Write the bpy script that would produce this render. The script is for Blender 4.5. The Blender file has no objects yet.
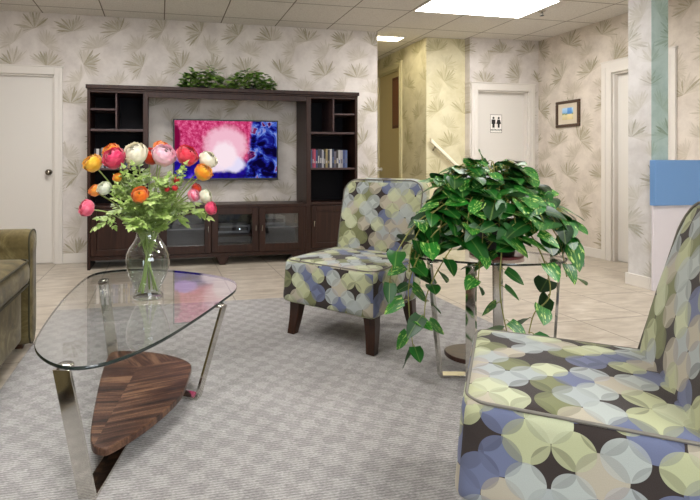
import bpy, bmesh, math, random
from mathutils import Vector, Matrix
S = bpy.context.scene
C = S.collection
PI = math.pi
rnd = random.Random(7)

# ------------------------------------------------------------------ camera, world, exposure
cam_d = bpy.data.cameras.new('camera'); cam = bpy.data.objects.new('camera', cam_d); C.objects.link(cam)
cam.location = (0, 0, 1.03)
cam.rotation_euler = (PI/2, 0, -math.radians(11.75))
cam_d.sensor_width = 36; cam_d.lens = 36*500/700
cam_d.shift_x = 86/700; cam_d.shift_y = -86/700
cam_d.clip_start = .05
S.camera = cam
S.view_settings.view_transform = 'Standard'; S.view_settings.look = 'None'
S.view_settings.gamma = 1; S.view_settings.exposure = 0.66
S.view_settings.use_curve_mapping = False
wd = bpy.data.worlds.new('world'); S.world = wd; wd.use_nodes = True
wd.node_tree.nodes['Background'].inputs[0].default_value = (.8, .85, 1, 1)
wd.node_tree.nodes['Background'].inputs[1].default_value = .3
PANEL = 15.0          # ceiling light diffusers
HALLP = 16.0
DAY = 60.0            # daylight through the window behind the camera
CE = 2.585
WY = 5.5
def area(name, loc, rot, sx, sy, power, col):
    d = bpy.data.lights.new(name, 'AREA'); d.shape = 'RECTANGLE'; d.size = sx; d.size_y = sy; d.energy = power; d.color = col
    o = bpy.data.objects.new(name, d); C.objects.link(o); o.location = loc; o.rotation_euler = rot
    return o
# the window in the wall behind the camera lets daylight in
area('window_daylight', (1.4, -2.38, 1.45), (PI/2, 0, 0), 2.6, 1.3, DAY, (.86, .93, 1))

# ------------------------------------------------------------------ helpers
def lin(h):
    h = h.lstrip('#'); v = [int(h[i:i+2], 16)/255 for i in (0, 2, 4)]
    return tuple((c/12.92 if c <= .04045 else ((c+.055)/1.055)**2.4) for c in v) + (1,)

class NT:
    def __init__(s, name):
        s.mat = bpy.data.materials.new(name); s.mat.use_nodes = True
        s.t = s.mat.node_tree; s.t.nodes.clear()
        s.out = s.t.nodes.new('ShaderNodeOutputMaterial')
    def n(s, typ, **kw):
        nd = s.t.nodes.new(typ)
        for k, v in kw.items(): setattr(nd, k, v)
        return nd
    def put(s, sock, v):
        if v is None: return
        if hasattr(v, 'node'): s.t.links.new(v, sock)
        elif isinstance(v, tuple) and sock.type == 'VECTOR': sock.default_value = v[:3]
        else: sock.default_value = v
    def m(s, op, a, b=None, c=None, clamp=False):
        nd = s.n('ShaderNodeMath', operation=op); nd.use_clamp = clamp
        s.put(nd.inputs[0], a); s.put(nd.inputs[1], b); s.put(nd.inputs[2], c)
        return nd.outputs[0]
    def comb(s, x, y, z=0.0):
        nd = s.n('ShaderNodeCombineXYZ')
        for i, v in enumerate((x, y, z)): s.put(nd.inputs[i], v)
        return nd.outputs[0]
    def sep(s, v):
        nd = s.n('ShaderNodeSeparateXYZ'); s.put(nd.inputs[0], v); return nd.outputs
    def mix(s, f, a, b, mode='MIX'):
        nd = s.n('ShaderNodeMix', data_type='RGBA', blend_type=mode)
        s.put(nd.inputs['Factor'], f); s.put(nd.inputs[6], a); s.put(nd.inputs[7], b)
        return nd.outputs[2]
    def white(s, v):
        nd = s.n('ShaderNodeTexWhiteNoise', noise_dimensions='3D'); s.put(nd.inputs['Vector'], v)
        return nd.outputs['Value'], nd.outputs['Color']
    def noise(s, v, scale, detail=3, rough=.5, dist=0.0):
        nd = s.n('ShaderNodeTexNoise'); s.put(nd.inputs['Vector'], v)
        nd.inputs['Scale'].default_value = scale; nd.inputs['Detail'].default_value = detail
        nd.inputs['Roughness'].default_value = rough; nd.inputs['Distortion'].default_value = dist
        return nd.outputs['Fac']
    def smooth(s, v, a, b, lo=0.0, hi=1.0):
        nd = s.n('ShaderNodeMapRange', interpolation_type='SMOOTHSTEP'); s.put(nd.inputs[0], v)
        for i, x in enumerate((a, b, lo, hi)): s.put(nd.inputs[i+1], x)
        return nd.outputs[0]
    def ramp(s, f, stops, const=False):
        nd = s.n('ShaderNodeValToRGB'); s.put(nd.inputs[0], f); r = nd.color_ramp
        if const: r.interpolation = 'CONSTANT'
        while len(r.elements) < len(stops): r.elements.new(.5)
        for e, (p, c) in zip(r.elements, stops): e.position = p; e.color = c
        return nd.outputs[0]
    def obj(s): return s.n('ShaderNodeTexCoord').outputs['Object']
    def uv(s): return s.n('ShaderNodeTexCoord').outputs['UV']
    def bump(s, h, strength=.3, dist=.01):
        nd = s.n('ShaderNodeBump'); nd.inputs['Strength'].default_value = strength; nd.inputs['Distance'].default_value = dist
        s.put(nd.inputs['Height'], h); return nd.outputs[0]
    def bsdf(s, col, rough=.6, metal=0.0, normal=None, spec=.5, sheen=0.0, trans=0.0, coat=0.0):
        nd = s.n('ShaderNodeBsdfPrincipled')
        s.put(nd.inputs['Base Color'], col); s.put(nd.inputs['Roughness'], rough); nd.inputs['Metallic'].default_value = metal
        nd.inputs['Specular IOR Level'].default_value = spec
        nd.inputs['Sheen Weight'].default_value = sheen; nd.inputs['Transmission Weight'].default_value = trans
        nd.inputs['Coat Weight'].default_value = coat
        if normal is not None: s.put(nd.inputs['Normal'], normal)
        s.t.links.new(nd.outputs[0], s.out.inputs[0]); return s.mat

def plain(name, hexc, rough=.5, metal=0.0, spec=.5, noise=0.0, scale=20, coat=0.0, sheen=0.0):
    n = NT(name); c = lin(hexc)
    if noise:
        f = n.noise(n.obj(), scale, 4)
        lo = tuple(x*(1-noise) for x in c[:3])+(1,); hi = tuple(min(1, x*(1+noise)) for x in c[:3])+(1,)
        c = n.ramp(f, [(.3, lo), (.7, hi)])
    return n.bsdf(c, rough, metal, spec=spec, coat=coat, sheen=sheen)

def emit(name, col, strength):
    n = NT(name); e = n.n('ShaderNodeEmission'); n.put(e.inputs[0], col); e.inputs[1].default_value = strength
    n.t.links.new(e.outputs[0], n.out.inputs[0]); return n.mat

def thin_glass(name, tint, rmin=.05, rmax=.75, power=3.0, rough=0.0):
    n = NT(name)
    tr = n.n('ShaderNodeBsdfTransparent'); tr.inputs[0].default_value = tint
    gl = n.n('ShaderNodeBsdfGlossy'); gl.inputs['Roughness'].default_value = rough
    lw = n.n('ShaderNodeLayerWeight'); lw.inputs[0].default_value = .5
    f = n.m('POWER', lw.outputs['Facing'], power)
    f = n.smooth(f, 0, 1, rmin, rmax)
    mx = n.n('ShaderNodeMixShader'); n.put(mx.inputs[0], f)
    n.t.links.new(tr.outputs[0], mx.inputs[1]); n.t.links.new(gl.outputs[0], mx.inputs[2])
    n.t.links.new(mx.outputs[0], n.out.inputs[0]); return n.mat

# ---- mesh builder
class MB:
    def __init__(s): s.v = []; s.f = []; s.uv = None
    def add(s, vs, fs):
        o = len(s.v); s.v += [tuple(v) for v in vs]; s.f += [tuple(i+o for i in f) for f in fs]; return s
    def box(s, x0, x1, y0, y1, z0, z1):
        return s.add([(x0,y0,z0),(x1,y0,z0),(x1,y1,z0),(x0,y1,z0),(x0,y0,z1),(x1,y0,z1),(x1,y1,z1),(x0,y1,z1)],
                     [(0,3,2,1),(4,5,6,7),(0,1,5,4),(1,2,6,5),(2,3,7,6),(3,0,4,7)])
    def prism(s, pts, z0, z1):
        n = len(pts)
        return s.add([(x,y,z0) for x,y in pts]+[(x,y,z1) for x,y in pts],
                     [tuple(reversed(range(n))), tuple(range(n,2*n))]+[(i,(i+1)%n,(i+1)%n+n,i+n) for i in range(n)])
    def loft(s, rings, cap=True):
        n = len(rings[0]); vs = [p for r in rings for p in r]; fs = []
        for k in range(len(rings)-1):
            for i in range(n):
                j = (i+1) % n
                fs.append((k*n+i, k*n+j, (k+1)*n+j, (k+1)*n+i))
        if cap: fs += [tuple(reversed(range(n))), tuple(range((len(rings)-1)*n, len(rings)*n))]
        return s.add(vs, fs)
    def lathe(s, prof, seg=32, c=(0,0,0), cap=False):
        rings = [[(c[0]+r*math.cos(2*PI*i/seg), c[1]+r*math.sin(2*PI*i/seg), c[2]+z) for i in range(seg)] for r, z in prof]
        return s.loft(rings, cap)
    def tube(s, path, r, seg=8, closed=False, r1=None):
        P = [Vector(p) for p in path]; n = len(P); rings = []; up = Vector((0,0,1))
        prev = None
        for i, p in enumerate(P):
            a = P[i-1] if (i > 0 or closed) else p; b = P[(i+1) % n] if (i < n-1 or closed) else p
            t = (b-a).normalized()
            if prev is None:
                u = t.cross(up)
                if u.length < 1e-3: u = t.cross(Vector((1,0,0)))
            else: u = prev - t*prev.dot(t)
            u.normalize(); prev = u; w = t.cross(u)
            rr = r if r1 is None else r+(r1-r)*i/max(1,n-1)
            rings.append([tuple(p+u*rr*math.cos(2*PI*k/seg)+w*rr*math.sin(2*PI*k/seg)) for k in range(seg)])
        if closed: rings.append(rings[0])
        return s.loft(rings, not closed)
    def xf(s, fn, start=0):
        for i in range(start, len(s.v)): s.v[i] = tuple(fn(*s.v[i]))
        return s
    def build(s, name, mat, parent=None, smooth=False, bevel=0, boxuv=False, seg=2, loc=None, fix=True):
        me = bpy.data.meshes.new(name); me.from_pydata(s.v, [], s.f)
        if fix:
            bm = bmesh.new(); bm.from_mesh(me)
            bmesh.ops.recalc_face_normals(bm, faces=bm.faces); bm.to_mesh(me); bm.free()
        me.update()
        if s.uv is not None:
            ul = me.uv_layers.new(name='UVMap')
            for p in me.polygons:
                for li in p.loop_indices: ul.data[li].uv = s.uv[me.loops[li].vertex_index]
        elif boxuv:
            ul = me.uv_layers.new(name='UVMap')
            for p in me.polygons:
                nn = p.normal; ax = max(range(3), key=lambda k: abs(nn[k])*(1.25 if k == 2 else 1))
                for li in p.loop_indices:
                    v = me.vertices[me.loops[li].vertex_index].co
                    ul.data[li].uv = ((v.y, v.z), (v.x+.37, v.z), (v.y, -v.x+.13))[ax] if ax != 2 else (v.y, -v.x)
        if smooth:
            for p in me.polygons: p.use_smooth = True
        me.materials.append(mat)
        o = bpy.data.objects.new(name, me); C.objects.link(o)
        if parent: o.parent = parent
        if loc: o.location = loc
        if bevel:
            b = o.modifiers.new('bevel', 'BEVEL'); b.width = bevel; b.segments = seg; b.limit_method = 'ANGLE'; b.angle_limit = .6
            b.harden_normals = False
        return o

def rbox(cx, cy, cz, sx, sy, sz, r, n=10, fn=None):
    """rounded box as a dense cube grid"""
    bm = bmesh.new(); bmesh.ops.create_cube(bm, size=2)
    bmesh.ops.subdivide_edges(bm, edges=bm.edges[:], cuts=n, use_grid_fill=True)
    m = MB(); hx, hy, hz = sx/2, sy/2, sz/2
    bm.verts.ensure_lookup_table()
    def warp(t): # denser near the edges
        return math.sin(t*PI/2)
    for v in bm.verts:
        p = Vector((warp(v.co.x)*hx, warp(v.co.y)*hy, warp(v.co.z)*hz))
        q = Vector((max(-hx+r, min(hx-r, p.x)), max(-hy+r, min(hy-r, p.y)), max(-hz+r, min(hz-r, p.z))))
        d = p-q
        if d.length > 1e-9: p = q+d.normalized()*r
        p = (p.x+cx, p.y+cy, p.z+cz)
        m.v.append(fn(*p) if fn else p)
    m.f = [tuple(v.index for v in f.verts) for f in bm.faces]; bm.free()
    return m

def tag(o, label=None, cat=None, group=None, kind=None):
    if label: o['label'] = label
    if cat: o['category'] = cat
    if group: o['group'] = group
    if kind: o['kind'] = kind
    return o
def thing(name, label, cat, loc=(0,0,0), rz=0, group=None):
    o = bpy.data.objects.new(name, None); C.objects.link(o); o.empty_display_size = .1
    o.location = loc; o.rotation_euler = (0, 0, rz)
    return tag(o, label, cat, group)
def struct(o): o['kind'] = 'structure'; return o
def catmull(pts, n=8, closed=True):
    P = [Vector(p) for p in pts]; out = []; L = len(P)
    rng = range(L) if closed else range(L-1)
    for i in rng:
        p0 = P[(i-1) % L] if (closed or i > 0) else P[i]; p1 = P[i]; p2 = P[(i+1) % L]
        p3 = P[(i+2) % L] if (closed or i+2 < L) else P[i+1]
        for k in range(n):
            t = k/n
            out.append(.5*((2*p1)+(p2-p0)*t+(2*p0-5*p1+4*p2-p3)*t*t+(3*p1-p0-3*p2+p3)*t**3))
    if not closed: out.append(P[-1])
    return out

# ------------------------------------------------------------------ materials
def wallpaper(name, base, base2, axis='x', dark='#8c8467', mid='#a89e86', amount=.9):
    """pale mottled paper printed with loose palm-leaf fans"""
    n = NT(name); o = n.sep(n.obj())
    u = o[0] if axis == 'x' else o[1]; v = o[2]
    P3 = n.obj()
    col = n.ramp(n.noise(P3, 4.5, 6, .68), [(.36, lin(base2)), (.6, lin(base))])
    fine = n.noise(P3, 60, 3, .6)
    def layer(col, w, h, ou, ov, seed, R, rays, cd, cm, amt):
        gv = n.m('ADD', n.m('DIVIDE', v, h), ov); row = n.m('FLOOR', gv)
        gu = n.m('ADD', n.m('ADD', n.m('DIVIDE', u, w), ou), n.m('MULTIPLY', n.m('FLOORED_MODULO', row, 2.0), .5)); cl = n.m('FLOOR', gu)
        wv, wc = n.white(n.comb(cl, row, seed)); r = n.sep(wc)
        px = n.m('MULTIPLY', n.m('ADD', n.m('SUBTRACT', n.m('FRACT', gu), .5), n.m('MULTIPLY', n.m('SUBTRACT', r[0], .5), .12)), w)
        py = n.m('MULTIPLY', n.m('ADD', n.m('SUBTRACT', n.m('FRACT', gv), .5), n.m('MULTIPLY', n.m('SUBTRACT', r[1], .5), .1)), h)
        rot = n.m('MULTIPLY', n.m('SUBTRACT', r[2], .5), 2.6)
        ca, sa = n.m('COSINE', rot), n.m('SINE', rot)
        qx = n.m('SUBTRACT', n.m('MULTIPLY', px, ca), n.m('MULTIPLY', py, sa))
        qy = n.m('ADD', n.m('ADD', n.m('MULTIPLY', px, sa), n.m('MULTIPLY', py, ca)), R*.42)
        rr = n.m('SQRT', n.m('ADD', n.m('MULTIPLY', qx, qx), n.m('MULTIPLY', qy, qy)))
        th = n.m('ADD', n.m('ARCTAN2', qx, qy), n.m('MULTIPLY', rr, .5))
        k = rays/PI
        tk = n.m('MULTIPLY', th, k); ri = n.m('ROUND', tk)
        _, rc = n.white(n.comb(ri, n.m('ADD', cl, seed*3.1), row)); rs = n.sep(rc)
        L = n.m('MULTIPLY', n.m('ADD', n.m('MULTIPLY', rs[0], .45), .62), R)
        t = n.m('DIVIDE', rr, L)
        dist = n.m('MULTIPLY', n.m('DIVIDE', n.m('ABSOLUTE', n.m('SUBTRACT', n.m('SUBTRACT', tk, ri), n.m('MULTIPLY', n.m('SUBTRACT', rs[1], .5), .4))), k), rr)
        hw = n.m('ADD', n.m('MULTIPLY', n.m('MULTIPLY', t, n.m('SUBTRACT', 1.0, t)), R*.26), R*.008)
        blade = n.smooth(n.m('DIVIDE', dist, hw), .6, 1.15, 1, 0)
        blade = n.m('MULTIPLY', blade, n.m('LESS_THAN', t, 1.0))
        blade = n.m('MULTIPLY', blade, n.m('LESS_THAN', n.m('ABSOLUTE', th), 1.45))
        halo = n.m('MULTIPLY', n.smooth(n.m('DIVIDE', rr, R), .35, 1.0, .35, 0), n.m('LESS_THAN', n.m('ABSOLUTE', th), 1.7))
        f = n.m('MAXIMUM', n.m('MULTIPLY', blade, n.m('ADD', n.m('MULTIPLY', rs[2], .6), .45)), halo)
        f = n.m('MULTIPLY', f, n.m('MULTIPLY', n.m('ADD', n.m('MULTIPLY', fine, .8), .45), amt), clamp=True)
        c = n.mix(rs[2], cm, cd)
        return n.mix(f, col, c)
    col = layer(col, .42, .39, .13, .57, 3.0, .17, 15, lin(mid), lin(mid), amount*.7)
    col = layer(col, .42, .39, .63, .07, 9.0, .20, 17, lin(dark), lin(mid), amount)
    return n.bsdf(col, .75, spec=.25)
M = {}
M['paper_x'] = wallpaper('wallpaper_lateral', '#d8d1ca', '#c7bfb8')
M['paper_y'] = wallpaper('wallpaper_depth', '#d9cfc2', '#c6bbae', 'y')
M['paper_hall_lit_x'] = wallpaper('wallpaper_hall_warm_lit_lateral', '#d8d0b0', '#cbc29e', dark='#9d946c', mid='#b0a680')  # yellow cast of the warm hall light put into the paper colour
M['paper_hall_lit_y'] = wallpaper('wallpaper_hall_warm_lit_depth', '#d8d0b0', '#cbc29e', 'y', dark='#9d946c', mid='#b0a680')  # same warm light tint in the colour, for the hall's depth walls
M['paper_col_y'] = wallpaper('wallpaper_column_pale', '#d3d0cd', '#c3bfbb', 'y', dark='#8f8c7a', mid='#aca795')
M['paper_col_x'] = wallpaper('wallpaper_column_teal', '#a9bbb6', '#9aada7', 'x', dark='#71836f', mid='#849683')
M['trim'] = plain('painted_trim', '#dad4cb', .4)
M['hall_trim'] = plain('painted_hall_trim', '#cfc59c', .4)
M['door'] = plain('painted_door', '#d8d3cb', .45)
M['hall_door'] = plain('hall_door_paint', '#c2b183', .45)
M['wall_plain'] = plain('plain_beige_paint', '#b8ab9a', .7)
M['chrome'] = plain('chrome', '#d2cfc8', .09, 1.0)
M['steel'] = plain('brushed_steel', '#a8a297', .25, 1.0)
M['darkwood'] = None

def ceiling_mat():
    n = NT('ceiling_tiles'); o = n.sep(n.obj())
    gx = n.m('FRACT', n.m('ADD', n.m('DIVIDE', n.m('SUBTRACT', o[0], .045), .6125), 100.0))
    gy = n.m('FRACT', n.m('ADD', n.m('DIVIDE', n.m('SUBTRACT', o[1], 5.265), .6), 100.0))
    ex = n.m('MULTIPLY', n.m('MINIMUM', gx, n.m('SUBTRACT', 1.0, gx)), .6125)
    ey = n.m('MULTIPLY', n.m('MINIMUM', gy, n.m('SUBTRACT', 1.0, gy)), .6)
    e = n.m('MINIMUM', ex, ey)
    line = n.smooth(e, .004, .0075, 1, 0)
    tile = n.ramp(n.noise(n.obj(), 90, 3), [(.35, lin('#cdc8c1')), (.6, lin('#dbd7d0'))])
    col = n.mix(line, tile, lin('#7d766c'))
    return n.bsdf(col, .9, spec=.1, normal=n.bump(n.m('SUBTRACT', 1.0, line), .5, .006))
M['ceiling'] = ceiling_mat()

def floor_mat():
    n = NT('travertine_floor_tiles'); o = n.sep(n.obj())
    T = .535
    gy = n.m('ADD', n.m('DIVIDE', n.m('SUBTRACT', o[1], 3.33), T), 100.0); row = n.m('FLOOR', gy)
    gx = n.m('ADD', n.m('DIVIDE', n.m('SUBTRACT', o[0], .558), T), 100.0); colm = n.m('FLOOR', gx)
    fx, fy = n.m('FRACT', gx), n.m('FRACT', gy)
    e = n.m('MULTIPLY', n.m('MINIMUM', n.m('MINIMUM', fx, n.m('SUBTRACT', 1.0, fx)), n.m('MINIMUM', fy, n.m('SUBTRACT', 1.0, fy))), T)
    line = n.smooth(e, .003, .006, 1, 0)
    w, _ = n.white(n.comb(colm, row, 1.0))
    st = n.n('ShaderNodeMapping'); n.put(st.inputs[0], n.obj()); st.inputs['Scale'].default_value = (1, 2.6, 1)
    f = n.noise(n.n('ShaderNodeVectorMath', operation='ADD').outputs[0] if 0 else st.outputs[0], 5, 6, .62, .4)
    col = n.ramp(f, [(.3, lin('#978b7b')), (.5, lin('#b6ab9b')), (.7, lin('#cdc4b6'))])
    col = n.mix(n.m('MULTIPLY', w, .3), col, lin('#a59a89'))
    col = n.mix(line, col, lin('#857b6c'))
    return n.bsdf(col, n.m('ADD', n.m('MULTIPLY', f, .25), .22), spec=.4, normal=n.bump(n.m('SUBTRACT', 1.0, line), .2, .003))
M['floor'] = floor_mat()

def rug_mat():
    n = NT('grey_woven_carpet'); o = n.sep(n.obj())
    W, H = .115, .062
    wob = n.m('MULTIPLY', n.m('SUBTRACT', n.noise(n.obj(), 14, 2), .5), .05)
    gy = n.m('DIVIDE', n.m('ADD', o[1], n.m('MULTIPLY', wob, .5)), H); row = n.m('FLOOR', gy)
    gx = n.m('ADD', n.m('DIVIDE', n.m('ADD', o[0], wob), W), n.m('MULTIPLY', n.m('FLOORED_MODULO', row, 2.0), .5))
    ce = n.m('FLOOR', gx); w, _ = n.white(n.comb(ce, row, 2.0))
    jag, _ = n.white(n.comb(n.m('FLOOR', n.m('DIVIDE', o[1], .0125)), ce, 7.0)); tri = n.m('ADD', n.m('ABSOLUTE', n.m('SUBTRACT', n.m('FRACT', gx), .5)), n.m('MULTIPLY', n.m('SUBTRACT', jag, .5), .22))
    blk = n.smooth(n.m('ADD', tri, n.m('MULTIPLY', n.m('SUBTRACT', n.m('FRACT', gy), .5), .06)), .2, .3)
    strp = n.m('ABSOLUTE', n.m('SUBTRACT', n.m('FRACT', n.m('DIVIDE', o[1], .0125)), .5))
    thr = n.noise(n.comb(n.m('MULTIPLY', o[0], 90.0), n.m('MULTIPLY', o[1], 330.0), 0.0), 1, 2, .6)
    f = n.m('ADD', n.m('MULTIPLY', blk, .16), n.m('MULTIPLY', w, .10))
    f = n.m('ADD', f, n.m('MULTIPLY', n.m('SUBTRACT', strp, .25), .75))
    f = n.m('ADD', f, n.m('MULTIPLY', n.m('SUBTRACT', thr, .5), 1.5))
    f = n.m('ADD', f, .22)
    col = n.ramp(f, [(0, lin('#7a7776')), (.35, lin('#989592')), (.62, lin('#b0adaa')), (1, lin('#cbc8c5'))])
    return n.bsdf(col, .95, spec=.05, sheen=.15, normal=n.bump(n.m('ADD', thr, strp), .5, .004))
M['rug'] = rug_mat()

def circles_fabric():
    """woven cloth printed with overlapping see-through discs; star-shaped gaps in dark brown"""
    n = NT('overlapping_circle_fabric'); A = .068
    o = n.sep(n.uv()); c45 = math.cos(PI/4)/A
    px = n.m('MULTIPLY', n.m('ADD', o[0], o[1]), c45); py = n.m('MULTIPLY', n.m('SUBTRACT', o[1], o[0]), c45)
    cx, cy = n.m('FLOOR', px), n.m('FLOOR', py)
    pal = [(0, lin('#2e2523')), (.20, lin('#a6adac')), (.33, lin('#b6ba92')), (.47, lin('#b3ab98')), (.57, lin('#777b54')), (.68, lin('#b0b7b2')), (.79, lin('#69718f')), (.89, lin('#bfc4a2'))]
    acc, cov = lin('#2e2523'), None
    for dx, dy in ((-1,-1),(1,1),(-1,1),(1,-1),(-1,0),(1,0),(0,-1),(0,1),(0,0)):
        ix, iy = n.m('ADD', cx, float(dx)), n.m('ADD', cy, float(dy))
        w, wc = n.white(n.comb(ix, iy, 4.0)); r = n.sep(wc)
        X = n.m('SUBTRACT', px, n.m('ADD', n.m('ADD', ix, .42), n.m('MULTIPLY', r[0], .16)))
        Y = n.m('SUBTRACT', py, n.m('ADD', n.m('ADD', iy, .42), n.m('MULTIPLY', r[1], .16)))
        dd = n.m('SQRT', n.m('ADD', n.m('MULTIPLY', X, X), n.m('MULTIPLY', Y, Y)))
        ins = n.smooth(dd, n.m('ADD', .62, n.m('MULTIPLY', r[2], .12)), n.m('ADD', .632, n.m('MULTIPLY', r[2], .12)), 1, 0)
        c = n.ramp(w, pal, True)
        if cov is None: new = c
        else:
            li = n.mix(.55, n.mix(1.0, acc, c, 'LIGHTEN'), n.mix(n.m('ADD', .3, n.m('MULTIPLY', r[0], .6)), acc, c))
            k = n.m('ADD', .70, n.m('MULTIPLY', r[1], .30))
            li = n.mix(1.0, li, n.comb(k, k, k), 'MULTIPLY')
            new = n.mix(cov, c, li)
        acc = n.mix(ins, acc, new); cov = ins if cov is None else n.m('MAXIMUM', cov, ins)
    col = acc
    weave = n.noise(n.uv(), 420, 2, .6)
    col = n.mix(n.m('MULTIPLY', weave, .22), col, lin('#5c5850'))
    return n.bsdf(col, .85, spec=.2, sheen=.15, normal=n.bump(weave, .25, .002))
M['fabric'] = circles_fabric()
M['piping'] = plain('piping_cord', '#77736a', .8)
M['pipingdark'] = plain('dark_olive_piping', '#38331f', .8)

def wood(name, a, b, scale=3.0, rough=.3, stretch=(1, 1, .08), coat=.2):
    n = NT(name); mp = n.n('ShaderNodeMapping'); n.put(mp.inputs[0], n.obj()); mp.inputs['Scale'].default_value = stretch
    f = n.noise(mp.outputs[0], 30*scale/3, 5, .6, .6)
    return n.bsdf(n.ramp(f, [(.3, lin(a)), (.7, lin(b))]), rough, spec=.28, coat=coat)
M['espresso'] = wood('espresso_wood', '#21130e', '#39231a', rough=.38, coat=.0)
M['espresso_light'] = wood('espresso_wood_edge', '#3a2a29', '#534140', rough=.35, stretch=(.1, 1, 1))
M['legwood'] = wood('dark_leg_wood', '#2a1a13', '#40281c', rough=.3)
M['shelfback'] = plain('dark_cabinet_back', '#0d0b0f', .6, spec=.12)

def veneer():
    n = NT('walnut_matched_veneer'); o = n.sep(n.obj())
    # three book-matched sectors around the shelf centre
    x = n.m('SUBTRACT', o[0], -.10); y = n.m('SUBTRACT', o[1], 2.36)
    th = n.m('ARCTAN2', y, x)
    s1 = n.m('MULTIPLY', n.m('GREATER_THAN', th, .25), n.m('LESS_THAN', th, 2.25))        # far sector
    s2 = n.m('MULTIPLY', n.m('LESS_THAN', th, .25), n.m('GREATER_THAN', th, -1.75))       # right sector
    def grain(ang, seed):
        ca, sa = math.cos(ang), math.sin(ang)
        a = n.m('ADD', n.m('MULTIPLY', x, ca), n.m('MULTIPLY', y, sa)); b = n.m('SUBTRACT', n.m('MULTIPLY', y, ca), n.m('MULTIPLY', x, sa))
        v = n.comb(n.m('MULTIPLY', a, 2.2), n.m('MULTIPLY', b, 26.0), seed)
        return n.noise(v, 1.0, 4, .6, 1.2)
    f = n.mix(s1, grain(-.12, 1.0), grain(1.9, 4.0)); f = n.mix(s2, f, grain(.22, 9.0))
    fine = n.noise(n.obj(), 160, 3, .6)
    f = n.m('ADD', n.sep(f)[0], n.m('MULTIPLY', n.m('SUBTRACT', fine, .5), .22))
    col = n.ramp(f, [(.34, lin('#22140f')), (.5, lin('#4a3024')), (.68, lin('#7d5d46'))])
    return n.bsdf(col, .38, spec=.4)
M['veneer'] = veneer()
M['shelfedge'] = wood('dark_shelf_edge', '#2e1c16', '#452c22')
M['glass_top'] = thin_glass('table_glass', (.96, .98, .97, 1), .10, .9, 2.8)
M['glass_edge'] = plain('dark_green_glass_edge', '#1e2c2a', .08, 0, .9)
M['vase'] = thin_glass('vase_glass', (.92, .95, .97, 1), .10, 1.0, 1.7)
M['water'] = thin_glass('vase_water', (.93, .96, .93, 1), .01, .15, 3.0)
M['door_glass'] = thin_glass('cabinet_glass', (.80, .82, .84, 1), .10, .8, 3.0)
def velvet():
    n = NT('olive_velvet'); f = n.noise(n.obj(), 7, 5, .65, .8)
    col = n.ramp(f, [(.3, lin('#453c22')), (.5, lin('#615534')), (.72, lin('#887c56'))])
    return n.bsdf(col, .8, spec=.15, sheen=.12, normal=n.bump(n.noise(n.obj(), 35, 3), .15, .01))
M['velvet'] = velvet()
M['black'] = plain('black_plastic', '#141416', .35)
M['grey_plastic'] = plain('grey_plastic', '#85868a', .4)
M['white_plastic'] = plain('white_plastic', '#e6e2da', .4)
M['blue'] = plain('blue_laminate', '#668fbf', .5)
M['white_lam'] = plain('white_laminate', '#d3cdd0', .5)
M['knob'] = plain('satin_nickel', '#8d8579', .22, 1.0)
M['stem'] = plain('flower_stem_green', '#8ea257', .5, noise=.15, scale=40)
M['pot'] = plain('dark_pot', '#23211f', .35)
M['red'] = plain('red_glass_reflection', '#7c3034', .35)  # red of the reflection in the table glass, given as a surface colour
M['soil'] = plain('potting_soil', '#2c2119', .95)

def leafmat(name, dark, mid, light, var, rough=.35):
    n = NT(name); g = n.n('ShaderNodeNewGeometry'); ri = g.outputs['Random Per Island']
    o = n.sep(n.uv()); nz = n.noise(n.comb(n.m('MULTIPLY', o[0], 9.0), n.m('MULTIPLY', o[1], 4.0), n.m('MULTIPLY', ri, 50.0)), 1.0, 3, .6)
    col = n.mix(ri, lin(dark), lin(mid))
    streak = n.m('MULTIPLY', n.smooth(nz, .54, .66), n.smooth(ri, var, var+.15))
    col = n.mix(streak, col, lin(light))
    mid_ = n.smooth(n.m('ABSOLUTE', n.m('SUBTRACT', o[0], .5)), .0, .05, .2, 0)
    col = n.mix(mid_, col, lin(light))
    return n.bsdf(col, rough, spec=.5)
M['pothos'] = leafmat('pothos_leaf', '#052c0b', '#227a20', '#b4d070', .45, .4)
M['vine'] = plain('vine_stem', '#8b8a45', .5)
M['ivy'] = leafmat('ivy_leaf', '#38661f', '#8db548', '#cfdb92', .35, .4)
M['sprig'] = leafmat('ranunculus_leaf', '#7b9a3e', '#acc272', '#d6e0a8', .6, .5)

# ------------------------------------------------------------------ room shell
XR, XL, YB = 4.70, -3.2, -2.5
XO0, XO1, XH = 2.51, 3.728, 3.2     # opening to the hall, hall side wall
HY = 7.4
struct(MB().box(XL-.1, XR+.1, YB-.1, HY+.1, -.1, 0).build('floor', M['floor']))
struct(MB().box(XL-.1, XR+.1, YB-.1, HY+.1, CE, CE+.1).build('ceiling', M['ceiling']))
DX0, DX1, DZ = -1.93, -1.066, 1.95
w = MB().box(XL, DX0, WY, WY+.12, 0, CE).box(DX1, XO0, WY, WY+.12, 0, CE).box(DX0, DX1, WY, WY+.12, DZ, CE)
struct(w.build('wall_back', M['paper_x']))
RX0, RX1, RZ = 3.826, 4.547, 1.942
w = MB().box(XO1, RX0, WY, WY+.12, 0, CE).box(RX1, XR, WY, WY+.12, 0, CE).box(RX0, RX1, WY, WY+.12, RZ, CE)
struct(w.build('wall_restroom', M['paper_x']))
struct(MB().box(XH, XO1, 5.6, 5.62, 0, CE).build('wall_hall_end', M['paper_hall_lit_x']))
HD0, HD1, HDZ = 6.29, 7.02, 2.345
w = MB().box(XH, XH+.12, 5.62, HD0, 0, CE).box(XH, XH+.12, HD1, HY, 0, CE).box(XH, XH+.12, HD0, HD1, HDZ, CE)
struct(w.build('wall_hall_right', M['paper_hall_lit_y']))
struct(MB().box(XO0-.1, XO0, WY+.12, HY, 0, CE).build('wall_hall_left', M['paper_hall_lit_y']))
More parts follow.
